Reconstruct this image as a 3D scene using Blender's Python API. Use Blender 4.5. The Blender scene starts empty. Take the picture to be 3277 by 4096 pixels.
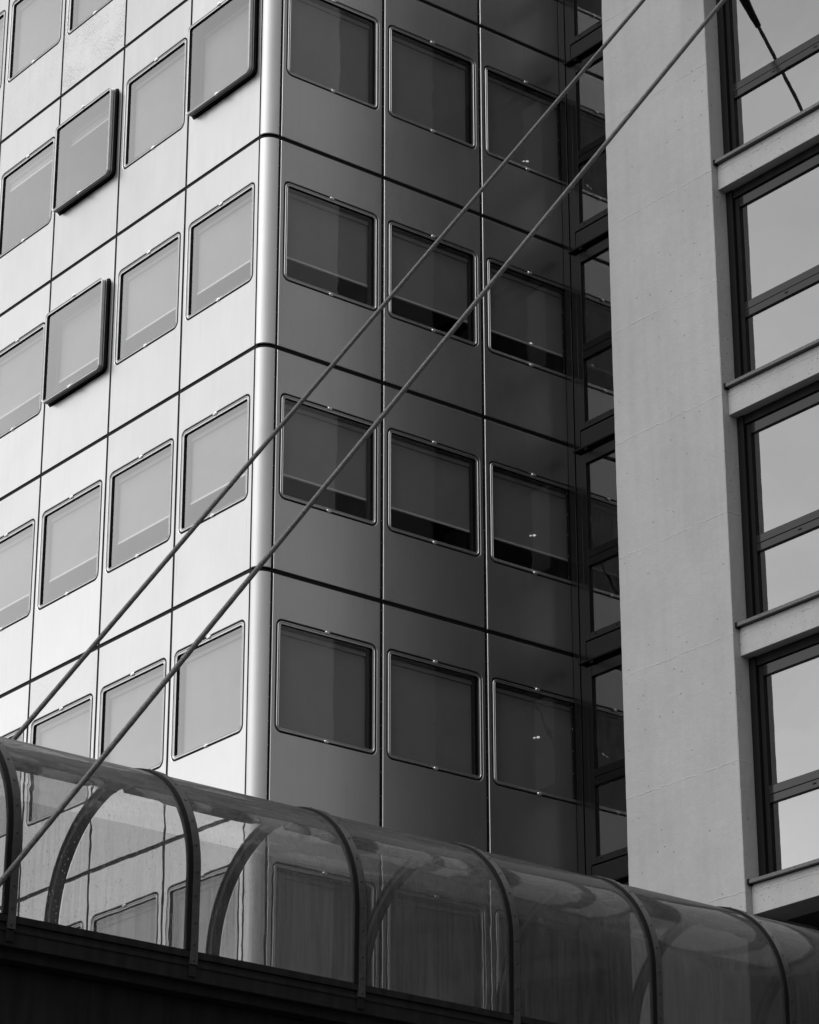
import bpy, math, random
from mathutils import Vector, Matrix
random.seed(7)
R = math.radians
SC = bpy.context.scene
COL = SC.collection
H = 3.6            # storey height
WL, WR = 2.0272, 2.0112
AL, AR = 0.1886, 0.2478

# ------------------------------------------------------------------ helpers
class MB:
    def __init__(s): s.v=[]; s.f=[]; s.sm=[]
    def face(s, pts, smooth=False):
        n=len(s.v); s.v+= [tuple(p) for p in pts]; s.f.append(tuple(range(n,n+len(pts)))); s.sm.append(smooth)
    def box(s, x0,x1,y0,y1,z0,z1):
        n=len(s.v)
        s.v+=[(x0,y0,z0),(x1,y0,z0),(x1,y1,z0),(x0,y1,z0),(x0,y0,z1),(x1,y0,z1),(x1,y1,z1),(x0,y1,z1)]
        for q in ((0,3,2,1),(4,5,6,7),(0,1,5,4),(1,2,6,5),(2,3,7,6),(3,0,4,7)):
            s.f.append(tuple(n+i for i in q)); s.sm.append(False)
    def bbox(s, x0,x1,y0,y1,z0,z1,b=0.006):
        """box with chamfered edges"""
        import bmesh
        bm=bmesh.new(); bmesh.ops.create_cube(bm,size=1)
        bmesh.ops.transform(bm,matrix=Matrix.Translation(((x0+x1)/2,(y0+y1)/2,(z0+z1)/2))@Matrix.Diagonal((x1-x0,y1-y0,z1-z0,1)),verts=bm.verts)
        bmesh.ops.bevel(bm,geom=list(bm.edges),offset=b,segments=2,affect='EDGES',profile=.6)
        s.add_bm(bm); bm.free()
    def add_bm(s,bm,smooth=False):
        n=len(s.v); bm.verts.index_update(); s.v+=[tuple(v.co) for v in bm.verts]
        for f in bm.faces: s.f.append(tuple(n+v.index for v in f.verts)); s.sm.append(smooth)
    def loops(s, rings, close=True, smooth=True, flip=False):
        """quads between successive rings of equal length"""
        n=len(s.v); m=len(rings[0])
        for r in rings: s.v+=[tuple(p) for p in r]
        for i in range(len(rings)-1):
            for j in range(m if close else m-1):
                k=(j+1)%m
                q=(n+i*m+j,n+i*m+k,n+(i+1)*m+k,n+(i+1)*m+j)
                s.f.append(q[::-1] if flip else q); s.sm.append(smooth)
    def build(s,name,mat,parent=None,loc=None,rotz=0):
        me=bpy.data.meshes.new(name); me.from_pydata(s.v,[],s.f); me.materials.append(mat)
        me.polygons.foreach_set('use_smooth',s.sm); me.update()
        return link(name,me,parent,loc,rotz)
def link(name,me,parent=None,loc=None,rotz=0):
    o=bpy.data.objects.new(name,me); COL.objects.link(o)
    if parent is not None: o.parent=parent
    if loc is not None: o.location=loc
    o.rotation_euler=(0,0,rotz)
    return o
def empty(name,loc=(0,0,0)):
    o=bpy.data.objects.new(name,None); o.location=loc; COL.objects.link(o); o.empty_display_size=.5; return o
def tag(o,label=None,cat=None,group=None,kind=None):
    if label: o['label']=label
    if cat: o['category']=cat
    if group: o['group']=group
    if kind: o['kind']=kind
    return o
def rrect(x0,x1,z0,z1,r,y,n=5):
    """rounded rectangle ring, counter clockwise seen from -y, starting bottom right corner"""
    pts=[]
    for cx,cz,a0 in ((x1-r,z0+r,-90),(x1-r,z1-r,0),(x0+r,z1-r,90),(x0+r,z0+r,180)):
        for i in range(n+1):
            a=R(a0+90*i/n); pts.append((cx+r*math.cos(a),y,cz+r*math.sin(a)))
    return pts
def rect_match(x0,x1,z0,z1,y,n=5):
    pts=[]
    for cx,cz in ((x1,z0),(x1,z1),(x0,z1),(x0,z0)):
        for i in range(n+1): pts.append((cx,y,cz))
    return pts

# ------------------------------------------------------------------ materials
def newmat(name):
    m=bpy.data.materials.new(name); m.use_nodes=True; nt=m.node_tree; nt.nodes.clear()
    out=nt.nodes.new('ShaderNodeOutputMaterial'); return m,nt,out
def N(nt,t,**kw):
    n=nt.nodes.new(t)
    for k,v in kw.items():
        if k in n.inputs: n.inputs[k].default_value=v
        else: setattr(n,k,v)
    return n
def g(v): return (v,v,v,1)
def L(nt,a,b): nt.links.new(a,b)
def mathn(nt,op,a,b=None,clamp=False):
    n=nt.nodes.new('ShaderNodeMath'); n.operation=op; n.use_clamp=clamp
    for i,x in enumerate((a,b)):
        if x is None: continue
        if isinstance(x,(int,float)): n.inputs[i].default_value=x
        else: L(nt,x,n.inputs[i])
    return n.outputs[0]
def ramp(nt,src,stops):
    r=nt.nodes.new('ShaderNodeValToRGB'); e=r.color_ramp.elements
    e[0].position,e[0].color=stops[0][0],g(stops[0][1]); e[1].position,e[1].color=stops[1][0],g(stops[1][1])
    for p,c in stops[2:]:
        x=e.new(p); x.color=g(c)
    L(nt,src,r.inputs[0]); return r.outputs[0]
def noise(nt,scale,detail=4,rough=.6,vec=None,stretch=None):
    co=nt.nodes.new('ShaderNodeNewGeometry').outputs['Position'] if vec is None else vec
    if stretch:
        mp=N(nt,'ShaderNodeMapping'); mp.inputs['Scale'].default_value=stretch; L(nt,co,mp.inputs[0]); co=mp.outputs[0]
    n=N(nt,'ShaderNodeTexNoise',Scale=scale,Detail=detail,Roughness=rough); L(nt,co,n.inputs['Vector']); return n.outputs[0]
def bump(nt,h,dist,strength=1,normal=None):
    b=N(nt,'ShaderNodeBump',Distance=dist,Strength=strength); L(nt,h,b.inputs['Height'])
    if normal: L(nt,normal,b.inputs['Normal'])
    return b.outputs[0]
def simple(name,col,rough=.5,metal=0,spec=.5,nscale=6,namt=.15,bscale=None,bdist=.001,streak=False):
    m,nt,out=newmat(name); p=N(nt,'ShaderNodeBsdfPrincipled',Roughness=rough,Metallic=metal)
    p.inputs['Specular IOR Level'].default_value=spec
    n=noise(nt,nscale,5,.6,stretch=(1,1,.15) if streak else None)
    c=ramp(nt,n,[(.3,col*(1-namt)),(.7,col*(1+namt))]); L(nt,c,p.inputs['Base Color'])
    rr=mathn(nt,'ADD',mathn(nt,'MULTIPLY',n,rough*.6),rough*.7); L(nt,rr,p.inputs['Roughness'])
    if bscale: L(nt,bump(nt,noise(nt,bscale,3),bdist),p.inputs['Normal'])
    L(nt,p.outputs[0],out.inputs[0]); return m

def mat_panel(name='brushed_aluminium_cladding',metal=1.0,radd=0.0):
    m,nt,out=newmat(name)
    p=N(nt,'ShaderNodeBsdfPrincipled',Metallic=metal)
    oi=nt.nodes.new('ShaderNodeObjectInfo')
    sep=nt.nodes.new('ShaderNodeSeparateColor'); L(nt,oi.outputs['Color'],sep.inputs[0])
    mott=sep.outputs[0]
    fine=noise(nt,9,6,.65,stretch=(1,1,.12)); big=noise(nt,.9,3,.5)
    base=mathn(nt,'ADD',mathn(nt,'MULTIPLY',fine,.07),mathn(nt,'MULTIPLY',big,.09))
    base=mathn(nt,'ADD',base,mathn(nt,'ADD',mathn(nt,'MULTIPLY',oi.outputs['Random'],.07),.525))
    # corrosion speckle, amount set per panel
    sp=noise(nt,60,5,.75,stretch=(1,1,.35)); patch=noise(nt,1.6,3,.6)
    msk=mathn(nt,'MULTIPLY',ramp(nt,sp,[(.47,0),(.56,1)]),mathn(nt,'MULTIPLY',mott,ramp(nt,patch,[(.35,.25),(.62,1)])))
    base=mathn(nt,'MULTIPLY',base,mathn(nt,'SUBTRACT',1,mathn(nt,'MULTIPLY',msk,.34)))
    # thin dirt runs
    run=ramp(nt,noise(nt,26,2,.5,stretch=(1,1,.02)),[(.66,0),(.72,1)])
    runm=mathn(nt,'MULTIPLY',run,ramp(nt,noise(nt,1.3,2),[(.45,0),(.7,.16)]))
    base=mathn(nt,'MULTIPLY',base,mathn(nt,'SUBTRACT',1,runm))
    cc=nt.nodes.new('ShaderNodeCombineColor')
    for i in range(3): L(nt,base,cc.inputs[i])
    L(nt,cc.outputs[0],p.inputs['Base Color'])
    rg=mathn(nt,'ADD',mathn(nt,'MULTIPLY',fine,.10),mathn(nt,'ADD',mathn(nt,'MULTIPLY',msk,.15),.29+radd)); L(nt,rg,p.inputs['Roughness'])
    b1=bump(nt,noise(nt,1.1,2,.5),.006,.8); b2=bump(nt,sp,.0006,.5,b1); L(nt,b2,p.inputs['Normal'])
    L(nt,p.outputs[0],out.inputs[0]); return m

def mat_glass(name,tint,refl_lo,refl_hi,wave=.0006,rough=.0,dirt=0.0,pw=1.6):
    """thin architectural pane: tinted see-through plus coated-glass reflection"""
    m,nt,out=newmat(name)
    tr=N(nt,'ShaderNodeBsdfTransparent'); tr.inputs[0].default_value=g(tint)
    gl=N(nt,'ShaderNodeBsdfGlossy',Roughness=rough); gl.inputs[0].default_value=g(.95)
    nb=bump(nt,noise(nt,1.3,2,.5),wave*5,1); L(nt,nb,gl.inputs['Normal'])
    lw=N(nt,'ShaderNodeLayerWeight',Blend=.5)
    fac=mathn(nt,'ADD',mathn(nt,'MULTIPLY',mathn(nt,'POWER',lw.outputs['Facing'],pw),refl_hi-refl_lo),refl_lo,True)
    mx=nt.nodes.new('ShaderNodeMixShader'); L(nt,fac,mx.inputs[0]); L(nt,tr.outputs[0],mx.inputs[1]); L(nt,gl.outputs[0],mx.inputs[2])
    last=mx.outputs[0]
    if dirt>0:
        df=N(nt,'ShaderNodeBsdfDiffuse'); df.inputs[0].default_value=g(.35)
        d=mathn(nt,'MULTIPLY',ramp(nt,noise(nt,12,5,.7,stretch=(1,1,.25)),[(.4,0),(.8,1)]),dirt)
        m2=nt.nodes.new('ShaderNodeMixShader'); L(nt,d,m2.inputs[0]); L(nt,last,m2.inputs[1]); L(nt,df.outputs[0],m2.inputs[2]); last=m2.outputs[0]
    L(nt,last,out.inputs[0]); return m

def mat_shell(name,near=True):
    """smoky acrylic sheet of the barrel vault, wavy and rain-streaked"""
    m,nt,out=newmat(name)
    streak=noise(nt,30,5,.7,stretch=(1,1,.035)); blot=noise(nt,2.2,4,.6)
    vor=N(nt,'ShaderNodeTexVoronoi',Scale=34); vor.feature='F1'
    mp=N(nt,'ShaderNodeMapping'); mp.inputs['Scale'].default_value=(1,1,.7)
    L(nt,nt.nodes.new('ShaderNodeNewGeometry').outputs['Position'],mp.inputs[0]); L(nt,mp.outputs[0],vor.inputs['Vector'])
    drop=ramp(nt,vor.outputs['Distance'],[(.10,1),(.17,0)])
    sepc=nt.nodes.new('ShaderNodeSeparateColor'); L(nt,vor.outputs['Color'],sepc.inputs[0])
    drop=mathn(nt,'MULTIPLY',drop,mathn(nt,'GREATER_THAN',sepc.outputs[0],.62))
    if near:
        col=mathn(nt,'ADD',mathn(nt,'MULTIPLY',ramp(nt,streak,[(.35,0),(.65,1)]),.14),.86)
        col=mathn(nt,'MULTIPLY',col,mathn(nt,'SUBTRACT',1,mathn(nt,'MULTIPLY',drop,.5)))
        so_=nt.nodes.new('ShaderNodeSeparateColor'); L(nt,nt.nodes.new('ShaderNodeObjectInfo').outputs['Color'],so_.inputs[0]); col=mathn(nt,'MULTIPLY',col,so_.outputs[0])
        cc=nt.nodes.new('ShaderNodeCombineColor'); [L(nt,col,cc.inputs[i]) for i in range(3)]
        rf=N(nt,'ShaderNodeBsdfRefraction',Roughness=0.0,IOR=1.45); L(nt,cc.outputs[0],rf.inputs[0])
        gl=N(nt,'ShaderNodeBsdfGlossy',Roughness=.03); gl.inputs[0].default_value=g(.28)
        fr=N(nt,'ShaderNodeFresnel',IOR=1.45); gs=nt.nodes.new('ShaderNodeMixShader'); L(nt,fr.outputs[0],gs.inputs[0]); L(nt,rf.outputs[0],gs.inputs[1]); L(nt,gl.outputs[0],gs.inputs[2])
        b=bump(nt,noise(nt,2.2,2,.45),.0028,1); b=bump(nt,noise(nt,8,1,.4,stretch=(1,1,.35)),.00015,1,b)
        b=bump(nt,drop,.0006,.6,b); L(nt,b,rf.inputs['Normal']); L(nt,b,gl.inputs['Normal']); L(nt,b,fr.inputs['Normal'])
        df=N(nt,'ShaderNodeBsdfDiffuse'); df.inputs[0].default_value=g(.4)
        mx=nt.nodes.new('ShaderNodeMixShader')
        L(nt,mathn(nt,'ADD',.075,mathn(nt,'MULTIPLY',ramp(nt,streak,[(.42,.15),(.7,1)]),mathn(nt,'MULTIPLY',blot,.20))),mx.inputs[0])
        L(nt,gs.outputs[0],mx.inputs[1]); L(nt,df.outputs[0],mx.inputs[2]); L(nt,mx.outputs[0],out.inputs[0])
    else:
        tr=N(nt,'ShaderNodeBsdfTransparent'); tr.inputs[0].default_value=g(.78)
        gl=N(nt,'ShaderNodeBsdfGlossy',Roughness=.04); gl.inputs[0].default_value=g(.25)
        lw=N(nt,'ShaderNodeLayerWeight',Blend=.5); fac=mathn(nt,'ADD',mathn(nt,'MULTIPLY',mathn(nt,'POWER',lw.outputs['Facing'],4),.6),.05)
        mx=nt.nodes.new('ShaderNodeMixShader'); L(nt,fac,mx.inputs[0]); L(nt,tr.outputs[0],mx.inputs[1]); L(nt,gl.outputs[0],mx.inputs[2])
        L(nt,mx.outputs[0],out.inputs[0])
    return m

def mat_concrete():
    m,nt,out=newmat('painted_board_marked_concrete')
    p=N(nt,'ShaderNodeBsdfPrincipled',Roughness=.75); p.inputs['Specular IOR Level'].default_value=.3
    pos=nt.nodes.new('ShaderNodeNewGeometry').outputs['Position']
    sx=nt.nodes.new('ShaderNodeSeparateXYZ'); L(nt,pos,sx.inputs[0])
    # horizontal pour joints every half storey, slightly wandering
    w=mathn(nt,'MULTIPLY',mathn(nt,'SUBTRACT',noise(nt,2.0,7,.85),.5),.14)
    zz=mathn(nt,'ADD',mathn(nt,'ADD',sx.outputs[2],w),100*1.8-0.015)
    fr=mathn(nt,'ABSOLUTE',mathn(nt,'SUBTRACT',mathn(nt,'FRACT',mathn(nt,'DIVIDE',mathn(nt,'ADD',zz,.9),1.8)),.5))
    line=ramp(nt,fr,[(.001,1),(.0065,0)])
    line=mathn(nt,'MULTIPLY',line,ramp(nt,noise(nt,2.5,3,.7),[(.38,.05),(.62,1)]))
    big=noise(nt,.7,4,.6); mid=noise(nt,7,6,.7)
    c=mathn(nt,'ADD',mathn(nt,'MULTIPLY',big,.10),mathn(nt,'MULTIPLY',mid,.05))
    c=mathn(nt,'ADD',c,.275)
    c=mathn(nt,'ADD',c,mathn(nt,'MULTIPLY',line,.06))
    vor=N(nt,'ShaderNodeTexVoronoi',Scale=6.5); L(nt,pos,vor.inputs['Vector'])
    sepc=nt.nodes.new('ShaderNodeSeparateColor'); L(nt,vor.outputs['Color'],sepc.inputs[0])
    pit=mathn(nt,'MULTIPLY',ramp(nt,vor.outputs['Distance'],[(.05,1),(.11,0)]),mathn(nt,'GREATER_THAN',sepc.outputs[0],.45))
    vor2=N(nt,'ShaderNodeTexVoronoi',Scale=15); L(nt,pos,vor2.inputs['Vector'])
    sep2=nt.nodes.new('ShaderNodeSeparateColor'); L(nt,vor2.outputs['Color'],sep2.inputs[0])
    pit2=mathn(nt,'MULTIPLY',ramp(nt,vor2.outputs['Distance'],[(.07,1),(.16,0)]),mathn(nt,'GREATER_THAN',sep2.outputs[1],.6))
    c=mathn(nt,'MULTIPLY',c,mathn(nt,'SUBTRACT',1,mathn(nt,'MULTIPLY',mathn(nt,'MAXIMUM',pit,pit2),.32)))
    run=ramp(nt,noise(nt,6,5,.65,stretch=(1,1,.07)),[(.45,0),(.75,1)])
    c=mathn(nt,'MULTIPLY',c,mathn(nt,'SUBTRACT',1,mathn(nt,'MULTIPLY',run,.07)))
    cc=nt.nodes.new('ShaderNodeCombineColor'); [L(nt,c,cc.inputs[i]) for i in range(3)]
    L(nt,cc.outputs[0],p.inputs['Base Color'])
    b=bump(nt,noise(nt,38,5,.6),.0032,1)
    b=bump(nt,noise(nt,7,4,.6),.007,.8,b)
    b=bump(nt,mathn(nt,'SUBTRACT',line,mathn(nt,'MULTIPLY',mathn(nt,'MAXIMUM',pit,pit2),1)),.006,1,b)
    L(nt,b,p.inputs['Normal']); L(nt,p.outputs[0],out.inputs[0]); return m

def mat_cable():
    m,nt,out=newmat('galvanised_strand')
    p=N(nt,'ShaderNodeBsdfPrincipled',Metallic=.5,Roughness=.55)
    tc=nt.nodes.new('ShaderNodeTexCoord')
    wv=N(nt,'ShaderNodeTexWave',Scale=9,Distortion=.6); wv.bands_direction='DIAGONAL'; L(nt,tc.outputs['Object'],wv.inputs['Vector'])
    n=noise(nt,25,4,.7)
    c=ramp(nt,n,[(.3,.04),(.7,.12)]); L(nt,c,p.inputs['Base Color'])
    L(nt,bump(nt,wv.outputs[1],.002,1),p.inputs['Normal']); L(nt,p.outputs[0],out.inputs[0]); return m

def mat_emit(name,s):
    m,nt,out=newmat(name); e=N(nt,'ShaderNodeEmission',Strength=s); L(nt,e.outputs[0],out.inputs[0]); return m

M_panel=mat_panel()
M_corner=mat_panel('satin_aluminium_corner',.55,.18)
M_frame=simple('sash_aluminium',.50,.32,.9,nscale=14,namt=.08)
M_gasket=simple('black_rubber_gasket',.006,.7,0,.2)
M_joint=simple('dark_joint_profile',.007,.7,0,.2)
M_reveal=simple('dark_reveal',.05,.6)
M_blind=simple('grey_roller_blind_fabric',.34,.8,0,.2,nscale=3,namt=.05,bscale=200,bdist=.0006)
M_bar=simple('pale_blind_bar',.85,.5,0,.4,namt=.03)
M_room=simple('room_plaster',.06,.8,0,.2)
M_knob=simple('bright_hinge_cap',.75,.3,.8)
M_tglass=mat_glass('tower_window_glass',.79,.05,2.1,.0005,pw=3)
M_cglass=mat_glass('coated_bay_glass',.30,.28,.70,.0004,0,.0)
M_lglass=mat_glass('link_window_glass',.30,.06,.48,.0003,0,.05)
M_conc=mat_concrete()
M_dark=simple('dark_bronze_frame',.012,.09,0,.45,nscale=10,namt=.12)
M_darkw=simple('dark_infill_panel',.016,.5,0,.3,nscale=5,namt=.2)
M_black=simple('black_soffit',.005,.7,0,.15)
M_sill=simple('rain_spotted_sill_metal',.09,.4,.3,.5,nscale=60,namt=.5)
M_shell=mat_shell('smoky_acrylic_sheet',True)
M_shellf=mat_shell('smoky_acrylic_far_sheet',False)
M_rib=simple('weathered_rib_steel',.038,.45,.1,.5,nscale=15,namt=.35)
M_ribin=simple('black_arch_steel',.010,.6,0,.2)
M_bolt=simple('bolt_head_dark',.01,.5)
M_gird=simple('stained_girder_paint',.013,.6,0,.15,nscale=9,namt=.5,streak=True)
M_tray=simple('ceiling_tray_metal',.05,.5,.1)
M_strip=simple('pale_tray_strip',.18,.5,.1)
M_cable=mat_cable()
M_asph=simple('asphalt',.05,.85,0,.3,nscale=3,namt=.25,bscale=80,bdist=.004)
M_lamprefl=mat_emit('lamp_reflection_glow',.45)  # emission imitating the reflection of a lamp

M_linkf=simple('black_link_frame',.007,.22,0,.25,nscale=10,namt=.15)
# ------------------------------------------------------------------ camera
CAM=dict(f=11733.12,pit=.40119,yaw=.66703,rol=-.00096,loc=(32.2145,-22.5825,-23.0154))
import json
cam=bpy.data.cameras.new('Camera'); co=bpy.data.objects.new('Camera',cam); COL.objects.link(co); SC.camera=co
cam.sensor_fit='VERTICAL'; cam.sensor_height=36; cam.sensor_width=36
cam.lens=CAM['f']/4096*36; cam.clip_end=3000; cam.clip_start=.1
py,pp,pr_=CAM['yaw'],CAM['pit'],CAM['rol']
d=Vector((-math.cos(py)*math.cos(pp),math.sin(py)*math.cos(pp),math.sin(pp)))
r=Vector((math.sin(py),math.cos(py),0)); u=r.cross(d)
r2=r*math.cos(pr_)+u*math.sin(pr_); u2=-r*math.sin(pr_)+u*math.cos(pr_)
co.matrix_world=Matrix(((r2.x,u2.x,-d.x,CAM['loc'][0]),(r2.y,u2.y,-d.y,CAM['loc'][1]),(r2.z,u2.z,-d.z,CAM['loc'][2]),(0,0,0,1)))
GZ=-24.7

# ------------------------------------------------------------------ ground
mb=MB(); mb.face([(-600,-600,GZ),(600,-600,GZ),(600,600,GZ),(-600,600,GZ)])
tag(mb.build('ground',M_asph),'grey asphalt ground around the buildings','ground',kind='structure')

# ------------------------------------------------------------------ tower
tower=empty('office_tower',(-6,3,GZ))
tag(tower,'tower clad in pale aluminium panels with round-cornered windows and a rounded corner','building')
TW=Vector((6,-3,-GZ))       # child offset so that coordinates below stay world coordinates
def tw(x,y,z): return (x+TW.x,y+TW.y,z+TW.z)
# window opening within a module of width w (local x 0..w, z 0..-3.6, outward -y)
WX0,WX1,WZ0,WZ1,WR_=.125,1.895,-2.405,-.738,.085
def panel_mesh(w,face='R'):
    mb=MB(); gp=.027; n=5
    X0,X1,Z0,Z1=gp,w-gp,-3.6+.034,-.034
    prof=[(0,.017),(0,.012),(.003,.005),(.006,.001),(.010,0)] if face=='R' else [(0,.017),(0,.009),(.0005,.004),(.001,.001),(.002,0)]
    outer=[rect_match(X0+i,X1-i,Z0+i,Z1-i,y,n) for i,y in prof]
    inner=[rrect(WX0-.028-i,WX1+.028+i,WZ0-.028-i,WZ1+.028+i,WR_+.028+i,y,n) for i,y in ((.007,0),(.003,.003),(0,.009),(0,.017))]
    mb.loops(outer,smooth=False); mb.loops([outer[-1],inner[0]],smooth=False); mb.loops(inner,smooth=False)
    return mb
def backing_mesh(w):
    mb=MB(); n=5
    o=rect_match(0,w,-3.6,0,.019,n); i0=rrect(WX0-.002,WX1+.002,WZ0-.002,WZ1+.002,WR_,.019,n)
    i1=rrect(WX0+.02,WX1-.02,WZ0+.02,WZ1-.02,WR_,.10,n); i2=rrect(WX0+.02,WX1-.02,WZ0+.02,WZ1-.02,WR_,.30,n)
    i3=rect_match(0,w,-3.6,0,.30,n)
    mb.loops([o,i0],smooth=False); mb.loops([i0,i1,i2],smooth=False); mb.loops([i2,i3],smooth=False)
    return mb
def sash_mesh(openw=0.0):
    """aluminium sash ring with a gasket groove; open sashes stand proud on a deep rim"""
    mb=MB(); n=5
    y=-openw
    def rg(i,yy): return rrect(WX0+i,WX1-i,WZ0+i,WZ1-i,max(WR_-i,.02),yy,n)
    rings=[rg(0,.05 if not openw else y+.05),rg(0,y+.004),rg(.004,y-.002),rg(.016,y-.003),rg(.022,y+.004),rg(.034,y+.006),rg(.038,y+.001),rg(.049,y+.003)]
    mb.loops(rings,smooth=False)
    return mb
def sash_rim_mesh(openw):
    mb=MB(); n=5
    def rg(i,yy): return rrect(WX0+i,WX1-i,WZ0+i,WZ1-i,max(WR_-i,.02),yy,n)
    y=-openw
    mb.loops([rg(.012,y+.05),rg(.012,y+.085),rg(.002,y+.09),rg(.002,y+.13),rg(.03,y+.135),rg(.03,.12)],smooth=False)
    mb.loops([rg(.052,y+.037),rg(.07,y+.06),rg(.06,.12)],smooth=False)
    return mb
def rim_trim_mesh(openw):
    mb=MB(); n=5
    def rg(i,yy): return rrect(WX0+i,WX1-i,WZ0+i,WZ1-i,max(WR_-i,.02),yy,n)
    y=-openw; mb.loops([rg(.010,y+.066),rg(-.001,y+.068),rg(-.001,y+.080),rg(.010,y+.082)],smooth=False); return mb
def gap_mesh(openw=0.0):
    mb=MB(); n=5
    def rg(i,yy): return rrect(WX0+i,WX1-i,WZ0+i,WZ1-i,max(WR_-i,.02),yy,n)
    mb.loops([rg(.049,.0035-openw),rg(.0505,.036-openw)],smooth=False); return mb
def pane_mesh(y):
    mb=MB(); i=.0495; mb.face(rrect(WX0+i,WX1-i,WZ0+i,WZ1-i,.035,y,5)); return mb
def blind_mesh(zb):
    mb=MB(); x0,x1=.17,1.85; zt=-.80; y=.15
    mb.face([(x0,y,zb),(x1,y,zb),(x1,y,zt),(x0,y,zt)]); 
    mb.bbox(x0-.01,x1+.01,y-.035,y+.06,zt-.09,zt+.0,.012)
    mb.bbox(x0-.02,x1+.02,y-.05,y+.06,zt+.004,zt+.05,.008)
    return mb
def bar_mesh(zb):
    mb=MB(); mb.bbox(.168,1.852,.132,.165,zb-.034,zb+.0,.005); return mb
def knob_mesh():
    mb=MB(); rings=[]
    for rr,h in ((.046,.0),(.046,.012),(.036,.022),(.012,.026)):
        rings.append([(rr*math.cos(a*math.pi/6),-h,rr*.62*math.sin(a*math.pi/6)) for a in range(12)])
    mb.loops(rings,flip=False); mb.face(rings[-1]); return mb
def inner_frame_mesh():
    mb=MB(); n=5
    def rg(x,yy): return rrect(WX0+x,WX1-x,WZ0+x,WZ1-x,.03,yy,n)
    mb.loops([rg(.06,.075),rg(.085,.08),rg(.085,.13)],smooth=False); return mb

meshes={}
def mesh_of(key,mb,mat):
    if key not in meshes:
        me=bpy.data.meshes.new(key); b=mb(); me.from_pydata(b.v,[],b.f); me.materials.append(mat); me.update(); meshes[key]=me
    return meshes[key]
OPEN={('L',-1,0):.145,('L',-1,2):.145,('L',0,2):.145}
MOTT={('L',-2,2):1.5,('L',-2,3):.45,('L',2,2):.30,('L',-2,4):.3,('R',0,1):.6,('R',-1,1):.08,('R',1,1):.3,('R',2,1):.22,('R',3,1):.15,('R',0,2):.08,('R',1,2):.08}
BL={-3:-2.33,-2:-2.33,-1:-2.33,0:-1.93,1:-1.93,2:-2.33,3:-2.33}
sub_rnd=random.Random(3)
def module(face,fl,i):
    w=WL if face=='L' else WR
    if face=='L': loc=tw(-AL-(i+1)*WL,0,-fl*H); rot=0
    else: loc=tw(0,AR+i*WR,-fl*H); rot=math.pi/2
    p=link('cladding_panel',mesh_of('panel'+face,lambda:panel_mesh(w,face),M_panel),tower,loc,rot)
    p.color=(MOTT.get((face,fl,i),.06),0,0,1)
    if MOTT.get((face,fl,i),0)>.6: p['label']='mottled panel with dark corrosion speckle'
    link('wall_backing',mesh_of('back'+face,lambda:backing_mesh(w),M_joint),tower,loc,rot)
    ow=OPEN.get((face,fl,i),0)
    s=link('window',mesh_of('sash%g'%ow,lambda:sash_mesh(ow),M_frame),tower,loc,rot)
    if ow:
        s['label']='window pushed open, standing proud of the wall'
        link('window_rim',mesh_of('rim%g'%ow,lambda:sash_rim_mesh(ow),M_gasket),s); link('rim_trim',mesh_of('trim%g'%ow,lambda:rim_trim_mesh(ow),M_frame),s)
    link('gasket',mesh_of('gap%g'%ow,lambda:gap_mesh(ow),M_gasket),s)
    link('glass_pane',mesh_of('pane%g'%ow,lambda:pane_mesh(-ow+.032),M_tglass),s)
    link('inner_frame',mesh_of('inner',inner_frame_mesh,M_reveal),s)
    zb=-1.02 if (face,fl,i) in (('L',-1,2),('L',-1,3)) else round(BL[fl]+(sub_rnd.choice((-.02,0,0,.03)) if fl in (0,1) else 0),3)
    link('roller_blind',mesh_of('blind%g'%zb,lambda:blind_mesh(zb),M_blind),s)
    link('blind_bar',mesh_of('bar%g'%zb,lambda:bar_mesh(zb),M_bar),s)
    for z in (WZ0-.002,WZ1+.002):
        k=link('hinge_cap',mesh_of('knob',knob_mesh,M_knob),s,((WX0+WX1)/2,-ow-.002,z))
for fl in range(-3,4):
    for i in range(7): module('L',fl,i)
    for i in range(3): module('R',fl,i)
# rounded corner pieces and the joint profiles
def corner_piece():
    mb=MB(); n=14; z0,z1=-3.6+.034,-.034; rings=[]
    for z,ins in ((z0,.010),(z0+.008,0),(z1-.008,0),(z1,.010)):
        ring=[(-AL+.011,.018,z)]
        for k in range(n+1):
            a=R(-90+90*k/n); rx=AL-.011-ins; ry=AR-.020-ins
            ring.append((-AL+.011+rx*math.cos(a),AR-.020+ry*math.sin(a),z))
        ring.append((-.018,AR-.020,z)); rings.append(ring)
    mb.loops(rings,close=False,smooth=True); return mb
for fl in range(-3,4):
    link('corner_panel',mesh_of('corner',corner_piece,M_corner),tower,tw(0,0,-fl*H)).color=(.03,0,0,1)
mb=MB()
ring=[(-AL-.02,.021),(-AL+.014,.021)]+[(-AL+.011+(AL-.06)*math.cos(R(-90+90*k/12)),AR-.02+(AR-.07)*math.sin(R(-90+90*k/12))) for k in range(13)]+[(-.021,AR-.024),(-.021,AR+.03)]
mb.loops([[tw(x,y,GZ) for x,y in ring],[tw(x,y,3*H+3) for x,y in ring]],close=False,smooth=False)
mb.build('corner_backing',M_joint,tower)
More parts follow.
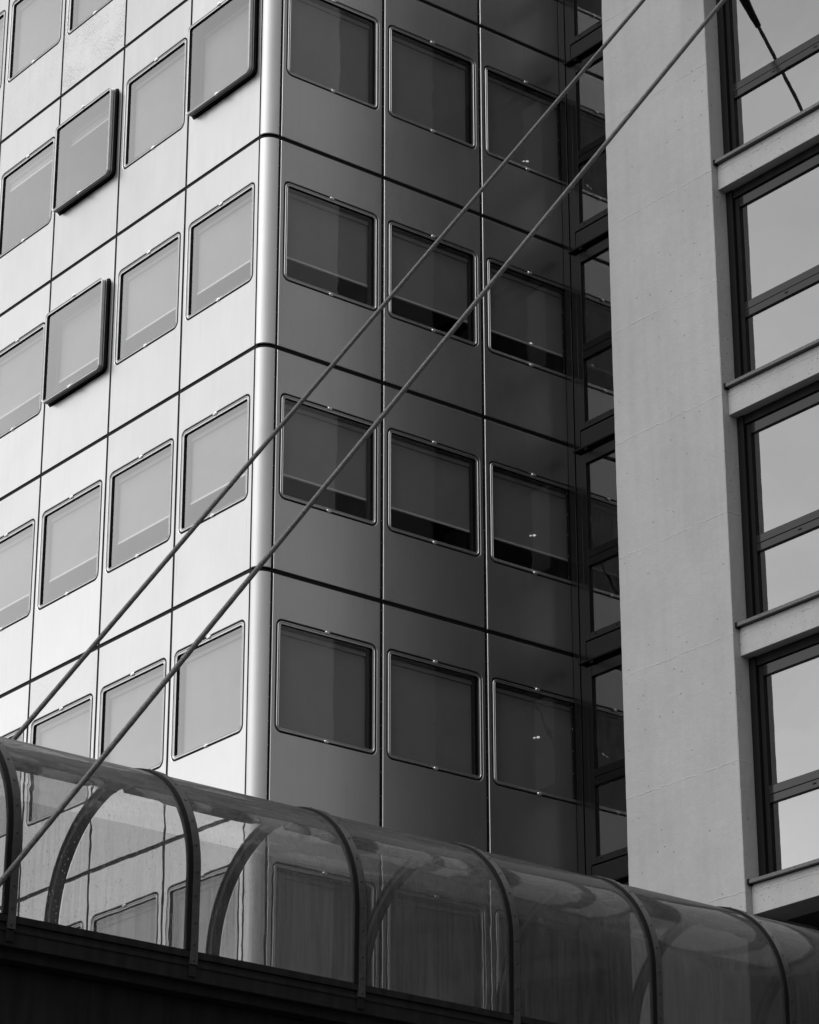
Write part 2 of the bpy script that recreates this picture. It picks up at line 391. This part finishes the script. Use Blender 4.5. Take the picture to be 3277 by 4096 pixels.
for fl in range(-3,5):       # horizontal joint with a drip lip
    z=-fl*H; mb=MB()
    mb.bbox(*[a+b for a,b in zip((-AL-7*WL,-AL,.012,.05,z-.031,z-.004),(6,6,-3,-3,-GZ,-GZ))],.004)
    mb.bbox(*[a+b for a,b in zip((-.05,-.012,AR,AR+3*WR-.1,z-.031,z-.004),(6,6,-3,-3,-GZ,-GZ))],.004)
    rr=[]
    for k in range(13):
        a=R(-90+90*k/12); rr.append((-AL+(AL-.012)*math.cos(a),AR+(AR-.012)*math.sin(a)))
    mb.loops([[tw(x,y,z-.031) for x,y in rr],[tw(x,y,z-.004) for x,y in rr]],close=False,smooth=True)
    mb.loops([[tw(x,y,z-.031) for x,y in rr],[tw(x-.05,y+.05,z-.031) for x,y in rr]],close=False,smooth=False,flip=True)
    mb.build('horizontal_joint',M_joint,tower)
for i in range(4):           # riveted strip in the vertical joints of the shaded face
    y=AR+i*WR-(.010 if i==0 else 0); mb=MB()
    if i==3: y=5.99
    mb.box(*[a+b for a,b in zip((-.020,-.012,y-.009,y+.009,-3*H-2.5,3*H),(6,6,-3,-3,-GZ,-GZ))])
    strip=mb.build('vertical_joint',M_joint,tower)
    rv=MB(); z=-3*H-2.3
    while z<3*H:
        cx,cy,cz=tw(-.011,y,z)
        rv.loops([[(cx,cy+.006*math.cos(t*math.pi/3),cz+.006*math.sin(t*math.pi/3)) for t in range(6)],[(cx+.006,cy+.004*math.cos(t*math.pi/3),cz+.004*math.sin(t*math.pi/3)) for t in range(6)]],smooth=False)
        rv.face([(cx+.006,cy+.004*math.cos(t*math.pi/3),cz+.004*math.sin(t*math.pi/3)) for t in range(6)])
        z+=.36
    o=rv.build('rivet_row',M_knob,strip)
# floors, ceilings and inner walls behind the windows
for k in range(-3,5):
    mb=MB(); z=-k*H
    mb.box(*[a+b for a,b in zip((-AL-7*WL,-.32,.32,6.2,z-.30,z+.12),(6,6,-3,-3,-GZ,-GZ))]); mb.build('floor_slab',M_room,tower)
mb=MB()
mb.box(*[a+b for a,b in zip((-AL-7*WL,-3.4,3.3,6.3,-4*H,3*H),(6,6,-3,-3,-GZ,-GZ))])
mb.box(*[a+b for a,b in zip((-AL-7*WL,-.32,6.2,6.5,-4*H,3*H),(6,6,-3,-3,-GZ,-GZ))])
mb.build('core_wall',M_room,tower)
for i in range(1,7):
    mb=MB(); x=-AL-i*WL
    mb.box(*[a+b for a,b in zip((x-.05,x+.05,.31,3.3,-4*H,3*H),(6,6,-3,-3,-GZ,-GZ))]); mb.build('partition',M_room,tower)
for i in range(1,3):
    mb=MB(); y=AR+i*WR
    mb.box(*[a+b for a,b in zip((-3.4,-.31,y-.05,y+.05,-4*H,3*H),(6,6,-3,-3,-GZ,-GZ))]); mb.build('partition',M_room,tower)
mb=MB()   # plain base below the panelled storeys and roof
mb.box(*[a+b for a,b in zip((-AL-7*WL,-.05,.05,6.0,GZ,-4*H),(6,6,-3,-3,-GZ,-GZ))])
mb.build('base_wall',M_darkw,tower)
mb=MB(); mb.box(*[a+b for a,b in zip((-AL-7*WL,-.02,.02,6.2,3*H+.004,3*H+.8),(6,6,-3,-3,-GZ,-GZ))]); mb.build('roof_parapet',M_panel,tower)
# glowing discs standing in for a lamp's reflection in the rear window column
for fl in (-1,0,1,2):
    mb=MB(); cz={-1:1.46,0:-1.92,1:-5.29,2:-8.64}[fl]
    for oy,oz,sc in ((0,0,1),(-.075,-.025,.7)):
        rings=[[ (-.14,5.40+oy+.035*sc*q*math.cos(a*math.pi/5)+.0, cz+oz+.017*sc*q*math.sin(a*math.pi/5)+.3*.035*sc*q*math.cos(a*math.pi/5)) for a in range(10)] for q in (1,.5)]
        rings=[[tw(*p) for p in rg] for rg in rings]
        mb.loops(rings,smooth=False); mb.face(rings[-1])
    mb.build('lamp_reflection',M_lamprefl,tower)

# ------------------------------------------------------------------ glazed link (stair front) between tower and concrete building
YG=6.07
lk=empty('glazed_link',(2.5,YG,GZ)); LO=(-2.5,-YG,-GZ)
tag(lk,'dark framed glass front set back in the corner behind the concrete pillar','glass facade')
def lbox(mb,x0,x1,y0,y1,z0,z1,b=.004): mb.bbox(x0+LO[0],x1+LO[0],y0+LO[1],y1+LO[1],z0+LO[2],z1+LO[2],b)
XR=4.6
mb=MB(); lbox(mb,.012,.16,YG-.05,YG+.15,-4*H,3*H); mb.build('corner_post',M_linkf,lk)
mb=MB(); lbox(mb,.172,.29,YG-.035,YG+.12,-4*H,3*H); mb.build('corner_post',M_linkf,lk)
for fl in range(-3,4):
    z=-fl*H
    wf=MB()   # storey-high window frame
    lbox(wf,.30,.42,YG-.045,YG+.08,z-3.46,z-.30)
    lbox(wf,.425,XR,YG-.045,YG+.08,z-.47,z-.30)
    lbox(wf,.425,XR,YG-.045,YG+.08,z-2.235,z-2.105); lbox(wf,.425,XR,YG-.050,YG+.08,z-2.098,z-1.975)
    lbox(wf,.425,XR,YG-.045,YG+.08,z-3.46,z-3.355)
    for xm in (1.9,3.3): lbox(wf,xm,xm+.09,YG-.040,YG+.078,z-3.35,z-.475)
    w=wf.build('window',M_linkf,lk)
    mb=MB(); mb.face([(.42+LO[0],0,z-1.98+LO[2]),(XR+LO[0],0,z-1.98+LO[2]),(XR+LO[0],0,z-.465+LO[2]),(.42+LO[0],0,z-.465+LO[2])]); mb.build('glass_pane',M_lglass,w)
    mb=MB(); mb.face([(.42+LO[0],0,z-3.36+LO[2]),(XR+LO[0],0,z-3.36+LO[2]),(XR+LO[0],0,z-2.23+LO[2]),(.42+LO[0],0,z-2.23+LO[2])]); mb.build('glass_pane',M_lglass,w)
    mb=MB()
    for x,zz in ((.52,-3.40),(1.02,-3.40),(.52,-2.17),(1.02,-2.17)): lbox(mb,x,x+.05,YG-.048,YG-.03,z+zz-.01,z+zz+.01,.002)
    mb.build('drain_slot',M_black,w)
    mb=MB(); lbox(mb,.30,XR,YG-.03,YG+.05,z-3.60-.20,z-3.475); mb.build('infill_panel',M_linkf,lk)
    mb=MB(); lbox(mb,.42,XR,YG-.036,YG-.026,z-3.78,z-3.55); mb.build('infill_panel',M_linkf,lk)
    mb=MB(); lbox(mb,.20,XR,YG-.12,YG+.02,z-.240,z-.212); lbox(mb,.46,.53,YG-.11,YG-.05,z-.285,z-.245); mb.build('ledge',M_black,lk)
    mb=MB(); lbox(mb,.17,XR,YG+.25,YG+3.5,z-.28,z+.05); mb.build('floor_slab',M_room,lk)
mb=MB(); lbox(mb,-.3,XR,YG+3.5,YG+3.8,GZ,3*H); lbox(mb,.0,.16,YG+.16,YG+3.5,GZ,3*H); lbox(mb,.0,XR,YG-.05,YG+.3,GZ,-4*H-.005); mb.build('rear_wall',M_room,lk)

# ------------------------------------------------------------------ concrete building
cb=empty('concrete_building',(12,6,GZ)); CO=(-12,-6,-GZ)
tag(cb,'painted concrete building with a broad pillar, deep spandrels and large dark framed windows','building')
def cbx(mb,x0,x1,y0,y1,z0,z1,b=.006): mb.bbox(x0+CO[0],x1+CO[0],y0+CO[1],y1+CO[1],z0+CO[2],z1+CO[2],b)
PX0,PX1,PY=3.3785,5.621,3.945
ZT=3*H+1
def rough_pillar(x0,x1,y0,y1,z0,z1):
    """pillar with slightly uneven cast arrises"""
    rnd=random.Random(int(x0*10)); mb=MB(); rings=[]; z=z0
    while z<z1+.01:
        j=[rnd.uniform(-.0035,.0035) for _ in range(4)]
        c=.008
        rings.append([(x0+c+j[0]+CO[0],y0+CO[1],z+CO[2]),(x1-c+j[1]+CO[0],y0+CO[1],z+CO[2]),(x1+CO[0],y0+c+j[2]+CO[1],z+CO[2]),(x1+CO[0],y1+CO[1],z+CO[2]),(x0+CO[0],y1+CO[1],z+CO[2]),(x0+CO[0],y0+c+j[3]+CO[1],z+CO[2])])
        z+=.12 if z>-14 and z<3 else .9
    mb.loops(rings,smooth=False); mb.face(rings[-1]); return mb
rough_pillar(PX0,PX1,PY,6.6,GZ,ZT).build('pillar',M_conc,cb)
BAY=6.2
XS=[(PX1,PX1+BAY),(PX1+BAY+2.24,PX1+2*BAY+2.24),(PX1+2*BAY+4.48,PX1+3*BAY+4.48)]
for (a,b_) in XS:
    mb=MB(); cbx(mb,b_,b_+2.24,PY,6.6,GZ,ZT); mb.build('pillar',M_conc,cb)
    for k in range(-3,4):
        zs=-1.66-k*H
        mb=MB(); cbx(mb,a+.002,b_-.002,4.065,4.6,zs-.43,zs-.03,.008); mb.build('spandrel',M_conc,cb)
        mb=MB(); cbx(mb,a+.03,b_-.03,3.995,4.26,zs-.022,zs+.028,.004); s=mb.build('window_sill',M_sill,cb)
        mb=MB(); cbx(mb,a+.004,a+.03,3.985,4.10,zs-.045,zs+.040,.003); mb.build('sill_end',M_black,s)
        # window above this sill: z from zs+.03 up to next spandrel soffit
        zt=zs+H-.43; zb=zs+.03
        mb=MB()
        cbx(mb,a+.003,a+.13,4.21,4.45,zb,zt-.003)              # outer jamb
        cbx(mb,b_-.13,b_-.003,4.21,4.45,zb,zt-.003)
        cbx(mb,a+.135,b_-.135,4.23,4.45,zt-.14,zt-.003)
        mb.build('window_surround',M_black,cb)
        mb=MB()
        for xa in (a+.135,b_-.215):
            mb2=MB(); cbx(mb2,xa,xa+.08,4.262,4.40,zb,zt-.145); mb2.build('window_jamb',M_black,cb)
        cbx(mb,a+.22,b_-.22,4.262,4.40,zt-.30,zt-.145)
        cbx(mb,a+.22,b_-.22,4.258,4.40,zb+1.165,zb+1.285); cbx(mb,a+.22,b_-.22,4.262,4.40,zb+1.05,zb+1.16)
        cbx(mb,a+.22,b_-.22,4.262,4.40,zb,zb+.055)
        w=mb.build('window',M_dark,cb)
        mb=MB()
        for x in (a+.16,a+1.02,a+1.86,a+2.7,a+3.6): cbx(mb,x,x+.065,4.259,4.27,zb+1.10,zb+1.125,.002)
        mb.build('drain_slot',M_black,w)
        for z0,z1 in ((zb+.05,zb+1.055),(zb+1.28,zt-.295)):
            mb=MB(); mb.face([(a+.21+CO[0],4.30+CO[1],z0+CO[2]),(b_-.21+CO[0],4.30+CO[1],z0+CO[2]),(b_-.21+CO[0],4.30+CO[1],z1+CO[2]),(a+.21+CO[0],4.30+CO[1],z1+CO[2])]); mb.build('glass_pane',M_cglass,w)
        mb=MB(); cbx(mb,a,b_,4.61,8.5,zs-.40,zs-.05); mb.build('floor_slab',M_room,cb)
    mb=MB(); cbx(mb,a+.003,b_-.003,5.2,5.4,GZ,-3*H-1.66-.44); mb.build('recess_wall',M_darkw,cb)
    mb=MB(); cbx(mb,a+.003,b_-.003,4.07,5.2,GZ,GZ+3.4); mb.build('plinth_wall',M_conc,cb)
XE=XS[-1][1]+2.24
mb=MB(); cbx(mb,PX0,XE,8.5,8.8,GZ,ZT); cbx(mb,PX0,PX0+.3,6.605,8.5,GZ,ZT); mb.build('rear_wall',M_room,cb)
mb=MB(); cbx(mb,PX0-.1,XE+.1,3.9,8.9,ZT+.004,ZT+.9); mb.build('roof_parapet',M_conc,cb)

# ------------------------------------------------------------------ footbridge
fb=empty('covered_footbridge',(7.2,-4,GZ)); FO=(-7.2,4,-GZ)
tag(fb,'covered footbridge with a smoky transparent barrel vault on a black girder','footbridge')
def fp(x,y,z): return (x+FO[0],y+FO[1],z+FO[2])
def fbx(mb,x0,x1,y0,y1,z0,z1,b=.006): mb.bbox(x0+FO[0],x1+FO[0],y0+FO[1],y1+FO[1],z0+FO[2],z1+FO[2],b)
CX,CZ,RR,ZB=7.2,-14.855,1.36,-15.66
def prof(rad,a0,a1,legs=(True,True),n=30):
    pts=[]
    if legs[0]: pts+= [(CX+rad,ZB),(CX+rad,(ZB+CZ)/2)]
    for k in range(n+1):
        a=R(a0+(a1-a0)*k/n); pts.append((CX+rad*math.cos(a),CZ+rad*math.sin(a)))
    if legs[1]: pts+= [(CX-rad,(ZB+CZ)/2),(CX-rad,ZB)]
    return pts
RY=[-6.705+2.0876*k for k in range(-4,6)]
def sheet(y0,y1,a0,a1,legs,thick):
    mb=MB(); o=prof(RR,a0,a1,legs); m=len(o)
    ns=6
    def ring(p,y): return [fp(x,y,z) for x,z in p]
    outs=[ring(o,y0+(y1-y0)*k/ns) for k in range(ns+1)]
    if not thick: mb.loops(outs,close=False,smooth=True,flip=True); return mb
    i_=prof(RR-.012,a0,a1,legs); ins=[ring(i_,y0+(y1-y0)*k/ns) for k in range(ns+1)]
    mb.loops(outs,close=False,smooth=True,flip=True); mb.loops(ins,close=False,smooth=True,flip=False)
    for ring_o,ring_i,fl in ((outs[0],ins[0],True),(outs[-1],ins[-1],False)): mb.loops([ring_o,ring_i],close=False,smooth=False,flip=not fl)
    for j in (0,m-1): mb.loops([[q[j] for q in outs],[q[j] for q in ins]],close=False,smooth=False,flip=(j==0))
    return mb
BAY_SHADE=[1,1,1,1,1,.86,.55,.42,.40]  # sheet colour darkened bay by bay, standing in for shade at the right
for k in range(len(RY)-1):
    y0,y1=RY[k]+.02,RY[k+1]-.02
    s=sheet(y0,y1,0,95,(True,False),True).build('glazing_sheet',M_shell,fb); s.color=(BAY_SHADE[k],0,0,1)
    s=sheet(y0,y1,95.3,180,(False,True),False).build('glazing_sheet',M_shellf,fb)
    # second tinted sheet inside the lower far side
    mb=MB(); o=[(x,z) for x,z in prof(RR-.05,123,180,(False,True),16)]
    mb.loops([[fp(x,y0+.06,z) for x,z in o],[fp(x,y1-.06,z) for x,z in o]],close=False,smooth=True,flip=True)
    mb.build('inner_sheet',M_shellf,fb)
def bolt_mesh():
    mb=MB(); r0=[(0,.017*math.cos(t*math.pi/4),.017*math.sin(t*math.pi/4)) for t in range(8)]
    r1=[(.006,.8*b,.8*c) for a,b,c in r0]; mb.loops([r0,r1],smooth=False); mb.face(r1); return mb
for y in RY:
    # outer strap
    def strap(r0,r1,y0,y1):
        mb=MB(); a=prof(r0,0,180,(True,True),48); b=prof(r1,0,180,(True,True),48)
        A=[fp(x,y0,z) for x,z in b]; B=[fp(x,y1,z) for x,z in b]; C=[fp(x,y1,z) for x,z in a]; D=[fp(x,y0,z) for x,z in a]
        rings=[[A[j],B[j],C[j],D[j]] for j in range(len(A))]
        mb.loops(rings,smooth=False); mb.face(rings[0][::-1]); mb.face(rings[-1]); return mb
    strap(RR+.003,RR+.020,y-.075,y-.026).build('rib_gasket',M_black,fb)
    rib=strap(RR+.003,RR+.026,y-.025,y+.062)
    rb=rib.build('rib',M_rib,fb)
    strap(RR-.070,RR-.016,y-.055,y+.055).build('inner_arch',M_ribin,rb)
    pl=prof(RR+.0265,0,180,(False,False),15)
    spots=[(x,z,math.atan2(z-CZ,x-CX)) for x,z in pl]+[(CX+RR+.0265,z,0) for z in (-15.1,-15.38,-15.6,-15.76)]
    for x,z,an in spots:
        b_=link('bolt',mesh_of('bolt',bolt_mesh,M_bolt),rb,fp(x,y+.018,z)); b_.rotation_euler=(0,-an,0)
    mb=MB(); fbx(mb,CX+RR-.02,CX+RR+.026,y-.025,y+.062,-15.80,ZB-.001,.003); mb.build('rib_foot',M_rib,rb)
    mb=MB(); fbx(mb,CX+RR-.02,CX+RR+.012,y-.02,y+.057,-15.92,-15.803); mb.build('foot_bracket',M_gird,rb)
Y0,Y1=RY[0]-.2,4.0
mb=MB(); fbx(mb,CX+RR-.05,CX+RR+.012,Y0,Y1,ZB-.075,ZB-.001); mb.build('base_rail',M_gird,fb)
mb=MB(); fbx(mb,CX+RR-.10,CX+RR-.012,Y0,Y1,ZB-.30,ZB-.079); mb.build('fascia',M_gird,fb)
mb=MB(); fbx(mb,CX+RR-.05,CX+RR+.0,Y0,Y1,ZB-.16,ZB-.12); mb.build('drip_rail',M_gird,fb)
mb=MB(); fbx(mb,CX-RR-.012,CX-RR+.06,Y0,Y1,ZB-.30,ZB-.001); mb.build('base_rail',M_gird,fb)
mb=MB(); fbx(mb,CX-RR+.07,CX+RR-.105,Y0,Y1,ZB-.40,ZB-.20); mb.build('deck',M_gird,fb)
mb=MB(); fbx(mb,CX+RR-.50,CX+RR-.30,Y0,Y1,ZB-1.02,ZB-.405); mb.build('girder',M_gird,fb)
mb=MB(); fbx(mb,CX-RR+.30,CX-RR+.50,Y0,Y1,ZB-1.02,ZB-.405); mb.build('girder',M_gird,fb)
fb.rotation_euler=(-.0085,0,0); fb.location=(7.2,-4-.078,GZ-.040)      # the bridge falls slightly towards the building
# ceiling tray inside the crown, with pale strips and rounded lamp pods
for k in range(len(RY)-1):
    y0,y1=RY[k]+.05,RY[k+1]-.05
    mb=MB(); pts=[(7.02,-13.53),(7.10,-13.65),(7.45,-13.63),(7.75,-13.69),(7.96,-13.83),(7.98,-13.89)]
    for (xa,za),(xb,zb_) in zip(pts[:-1],pts[1:]):
        mb.face([fp(xa,y0,za),fp(xa,y1,za),fp(xb,y1,zb_),fp(xb,y0,zb_)]); mb.face([fp(xa,y0,za+.02),fp(xb,y0,zb_+.02),fp(xb,y1,zb_+.02),fp(xa,y1,za+.02)])
    t=mb.build('ceiling_tray',M_tray,fb)
    mb=MB(); fbx(mb,7.50,7.56,y0+.02,y1-.02,-13.672,-13.652,.004); mb.build('tray_strip',M_strip,t)
    mb=MB(); rings=[]
    for q in range(13):
        tt=q/12; yy=y0+.25+tt*(y1-y0-.6); rad=.05*math.sqrt(max(0,1-(2*tt-1)**6))+.001
        rings.append([fp(7.30+rad*math.cos(a*math.pi/5),yy,-13.70+rad*math.sin(a*math.pi/5)) for a in range(10)])
    mb.loops(rings); mb.build('tray_lamp',M_ribin,t)

# ------------------------------------------------------------------ stay cables
def tube(mb,p0,p1,r0,r1,n=12,cap=True,off=(0,0,0)):
    p0=Vector(p0)-Vector(off); p1=Vector(p1)-Vector(off); dd=(p1-p0).normalized()
    s=dd.cross(Vector((1,0,0))).normalized(); t=dd.cross(s); rings=[]
    for p,r_ in ((p0,r0),(p1,r1)): rings.append([tuple(p+s*r_*math.cos(2*math.pi*k/n)+t*r_*math.sin(2*math.pi*k/n)) for k in range(n)])
    mb.loops(rings,smooth=True,flip=True)
    if cap: mb.face(rings[0]); mb.face(rings[1][::-1])
def cable(label,x,ya,za,yb,zb,ytop,ybot,socket):
    """line through (ya,za),(yb,zb) in the plane x, cut at ybot..ytop"""
    sl=(za-zb)/(ya-yb); P=lambda y:Vector((x,y,za+(y-ya)*sl))
    o=empty('stay_cable',P(ytop)); tag(o,label,'cable','stay cables rising to the concrete building')
    mb=MB(); n=40; pts=[P(ybot+(ytop-ybot)*k/n) for k in range(n+1)]
    dd=(pts[1]-pts[0]).normalized(); s=Vector((1,0,0)); t=dd.cross(s)
    rings=[]
    lead=24
    NN=400
    for k in range(NN+1):
        p=P(ybot+(ytop-ybot)*k/NN); L_=(p-pts[0]).length
        ring=[]
        for q in range(24):
            a=2*math.pi*q/24; rr=.0285+.0008*math.cos(6*(a+L_*14.0))
            ring.append(tuple(p+s*rr*math.cos(a)+t*rr*math.sin(a)-P(ytop)))
        rings.append(ring)
    mb.loops(rings,smooth=True); mb.build('strand',M_cable,o)
    dv=(P(ytop)-P(ybot)).normalized()
    mb=MB(); a=P(ytop)-dv*socket
    tube(mb,a,P(ytop)-dv*.15,.045,.10,16,True,P(ytop)); mb.build('socket',M_ribin,o)
    mb=MB(); c=P(ytop)-P(ytop)
    mb.bbox(-.12,.12,-.16,.10,-.25,.25,.02); mb.build('anchor_plate',M_dark,o)
    return P
cable('thick twisted cable passing behind the vault, its upper length nearer the tower corner',5.40,2.93,.81,-6.98,-12.66,3.90,-8.6,1.05)
cable('thick twisted cable crossing in front of the vault at lower left',8.72,1.238,-1.553,-9.009,-15.424,3.90,-9.3,.95)

# ------------------------------------------------------------------ light
EL=R(48); AZ=math.atan2(-.04,-1)     # azimuth of the bright part of the sky, measured from +y towards +x
w=bpy.data.worlds.new('World'); SC.world=w; w.use_nodes=True; nt=w.node_tree; nt.nodes.clear()
out=nt.nodes.new('ShaderNodeOutputWorld'); bg=nt.nodes.new('ShaderNodeBackground')
sky=nt.nodes.new('ShaderNodeTexSky'); sky.sky_type='NISHITA'; sky.sun_disc=False; sky.sun_elevation=EL; sky.sun_rotation=AZ
sky.air_density=1.5; sky.dust_density=6; sky.ozone_density=1
OVER,SUNSKY=9.7,.06
bw=nt.nodes.new('ShaderNodeRGBToBW'); L(nt,sky.outputs[0],bw.inputs[0])
tc=nt.nodes.new('ShaderNodeTexCoord')
cl=N(nt,'ShaderNodeTexNoise',Scale=3.4,Detail=5,Roughness=.55)
mp=N(nt,'ShaderNodeMapping'); mp.inputs['Scale'].default_value=(1,1,2.2); L(nt,tc.outputs['Generated'],mp.inputs[0]); L(nt,mp.outputs[0],cl.inputs['Vector'])
cf=ramp(nt,cl.outputs[0],[(.3,.80),(.7,1.20)])
sxyz=nt.nodes.new('ShaderNodeSeparateXYZ'); L(nt,tc.outputs['Generated'],sxyz.inputs[0])
grad=ramp(nt,sxyz.outputs[2],[(0,.62),(.20,1.08),(.34,.76),(.55,.42),(1,.8)])      # overcast layer, brighter low down
over=mathn(nt,'MULTIPLY',grad,OVER)
side=mathn(nt,'ADD',1,mathn(nt,'MULTIPLY',mathn(nt,'MAXIMUM',sxyz.outputs[0],-.15),-.84))
tot=mathn(nt,'MULTIPLY',mathn(nt,'ADD',mathn(nt,'MULTIPLY',bw.outputs[0],SUNSKY),mathn(nt,'MULTIPLY',over,side)),cf)
L(nt,tot,bg.inputs[0]); bg.inputs[1].default_value=.10
L(nt,bg.outputs[0],out.inputs[0])
sun=bpy.data.lights.new('sun','SUN'); sun.energy=1.25; sun.angle=R(60); sun.color=(1,1,1)
so=bpy.data.objects.new('sun',sun); COL.objects.link(so)
sd=Vector((math.sin(AZ)*math.cos(EL),math.cos(AZ)*math.cos(EL),math.sin(EL)))
so.rotation_euler=sd.to_track_quat('Z','Y').to_euler()

SC.view_settings.view_transform='Standard'; SC.view_settings.look='None'; SC.view_settings.gamma=1; SC.view_settings.exposure=.68
SC.cycles.max_bounces=14; SC.cycles.transmission_bounces=12; SC.cycles.glossy_bounces=6; SC.cycles.transparent_max_bounces=16
SC.cycles.sample_clamp_indirect=4
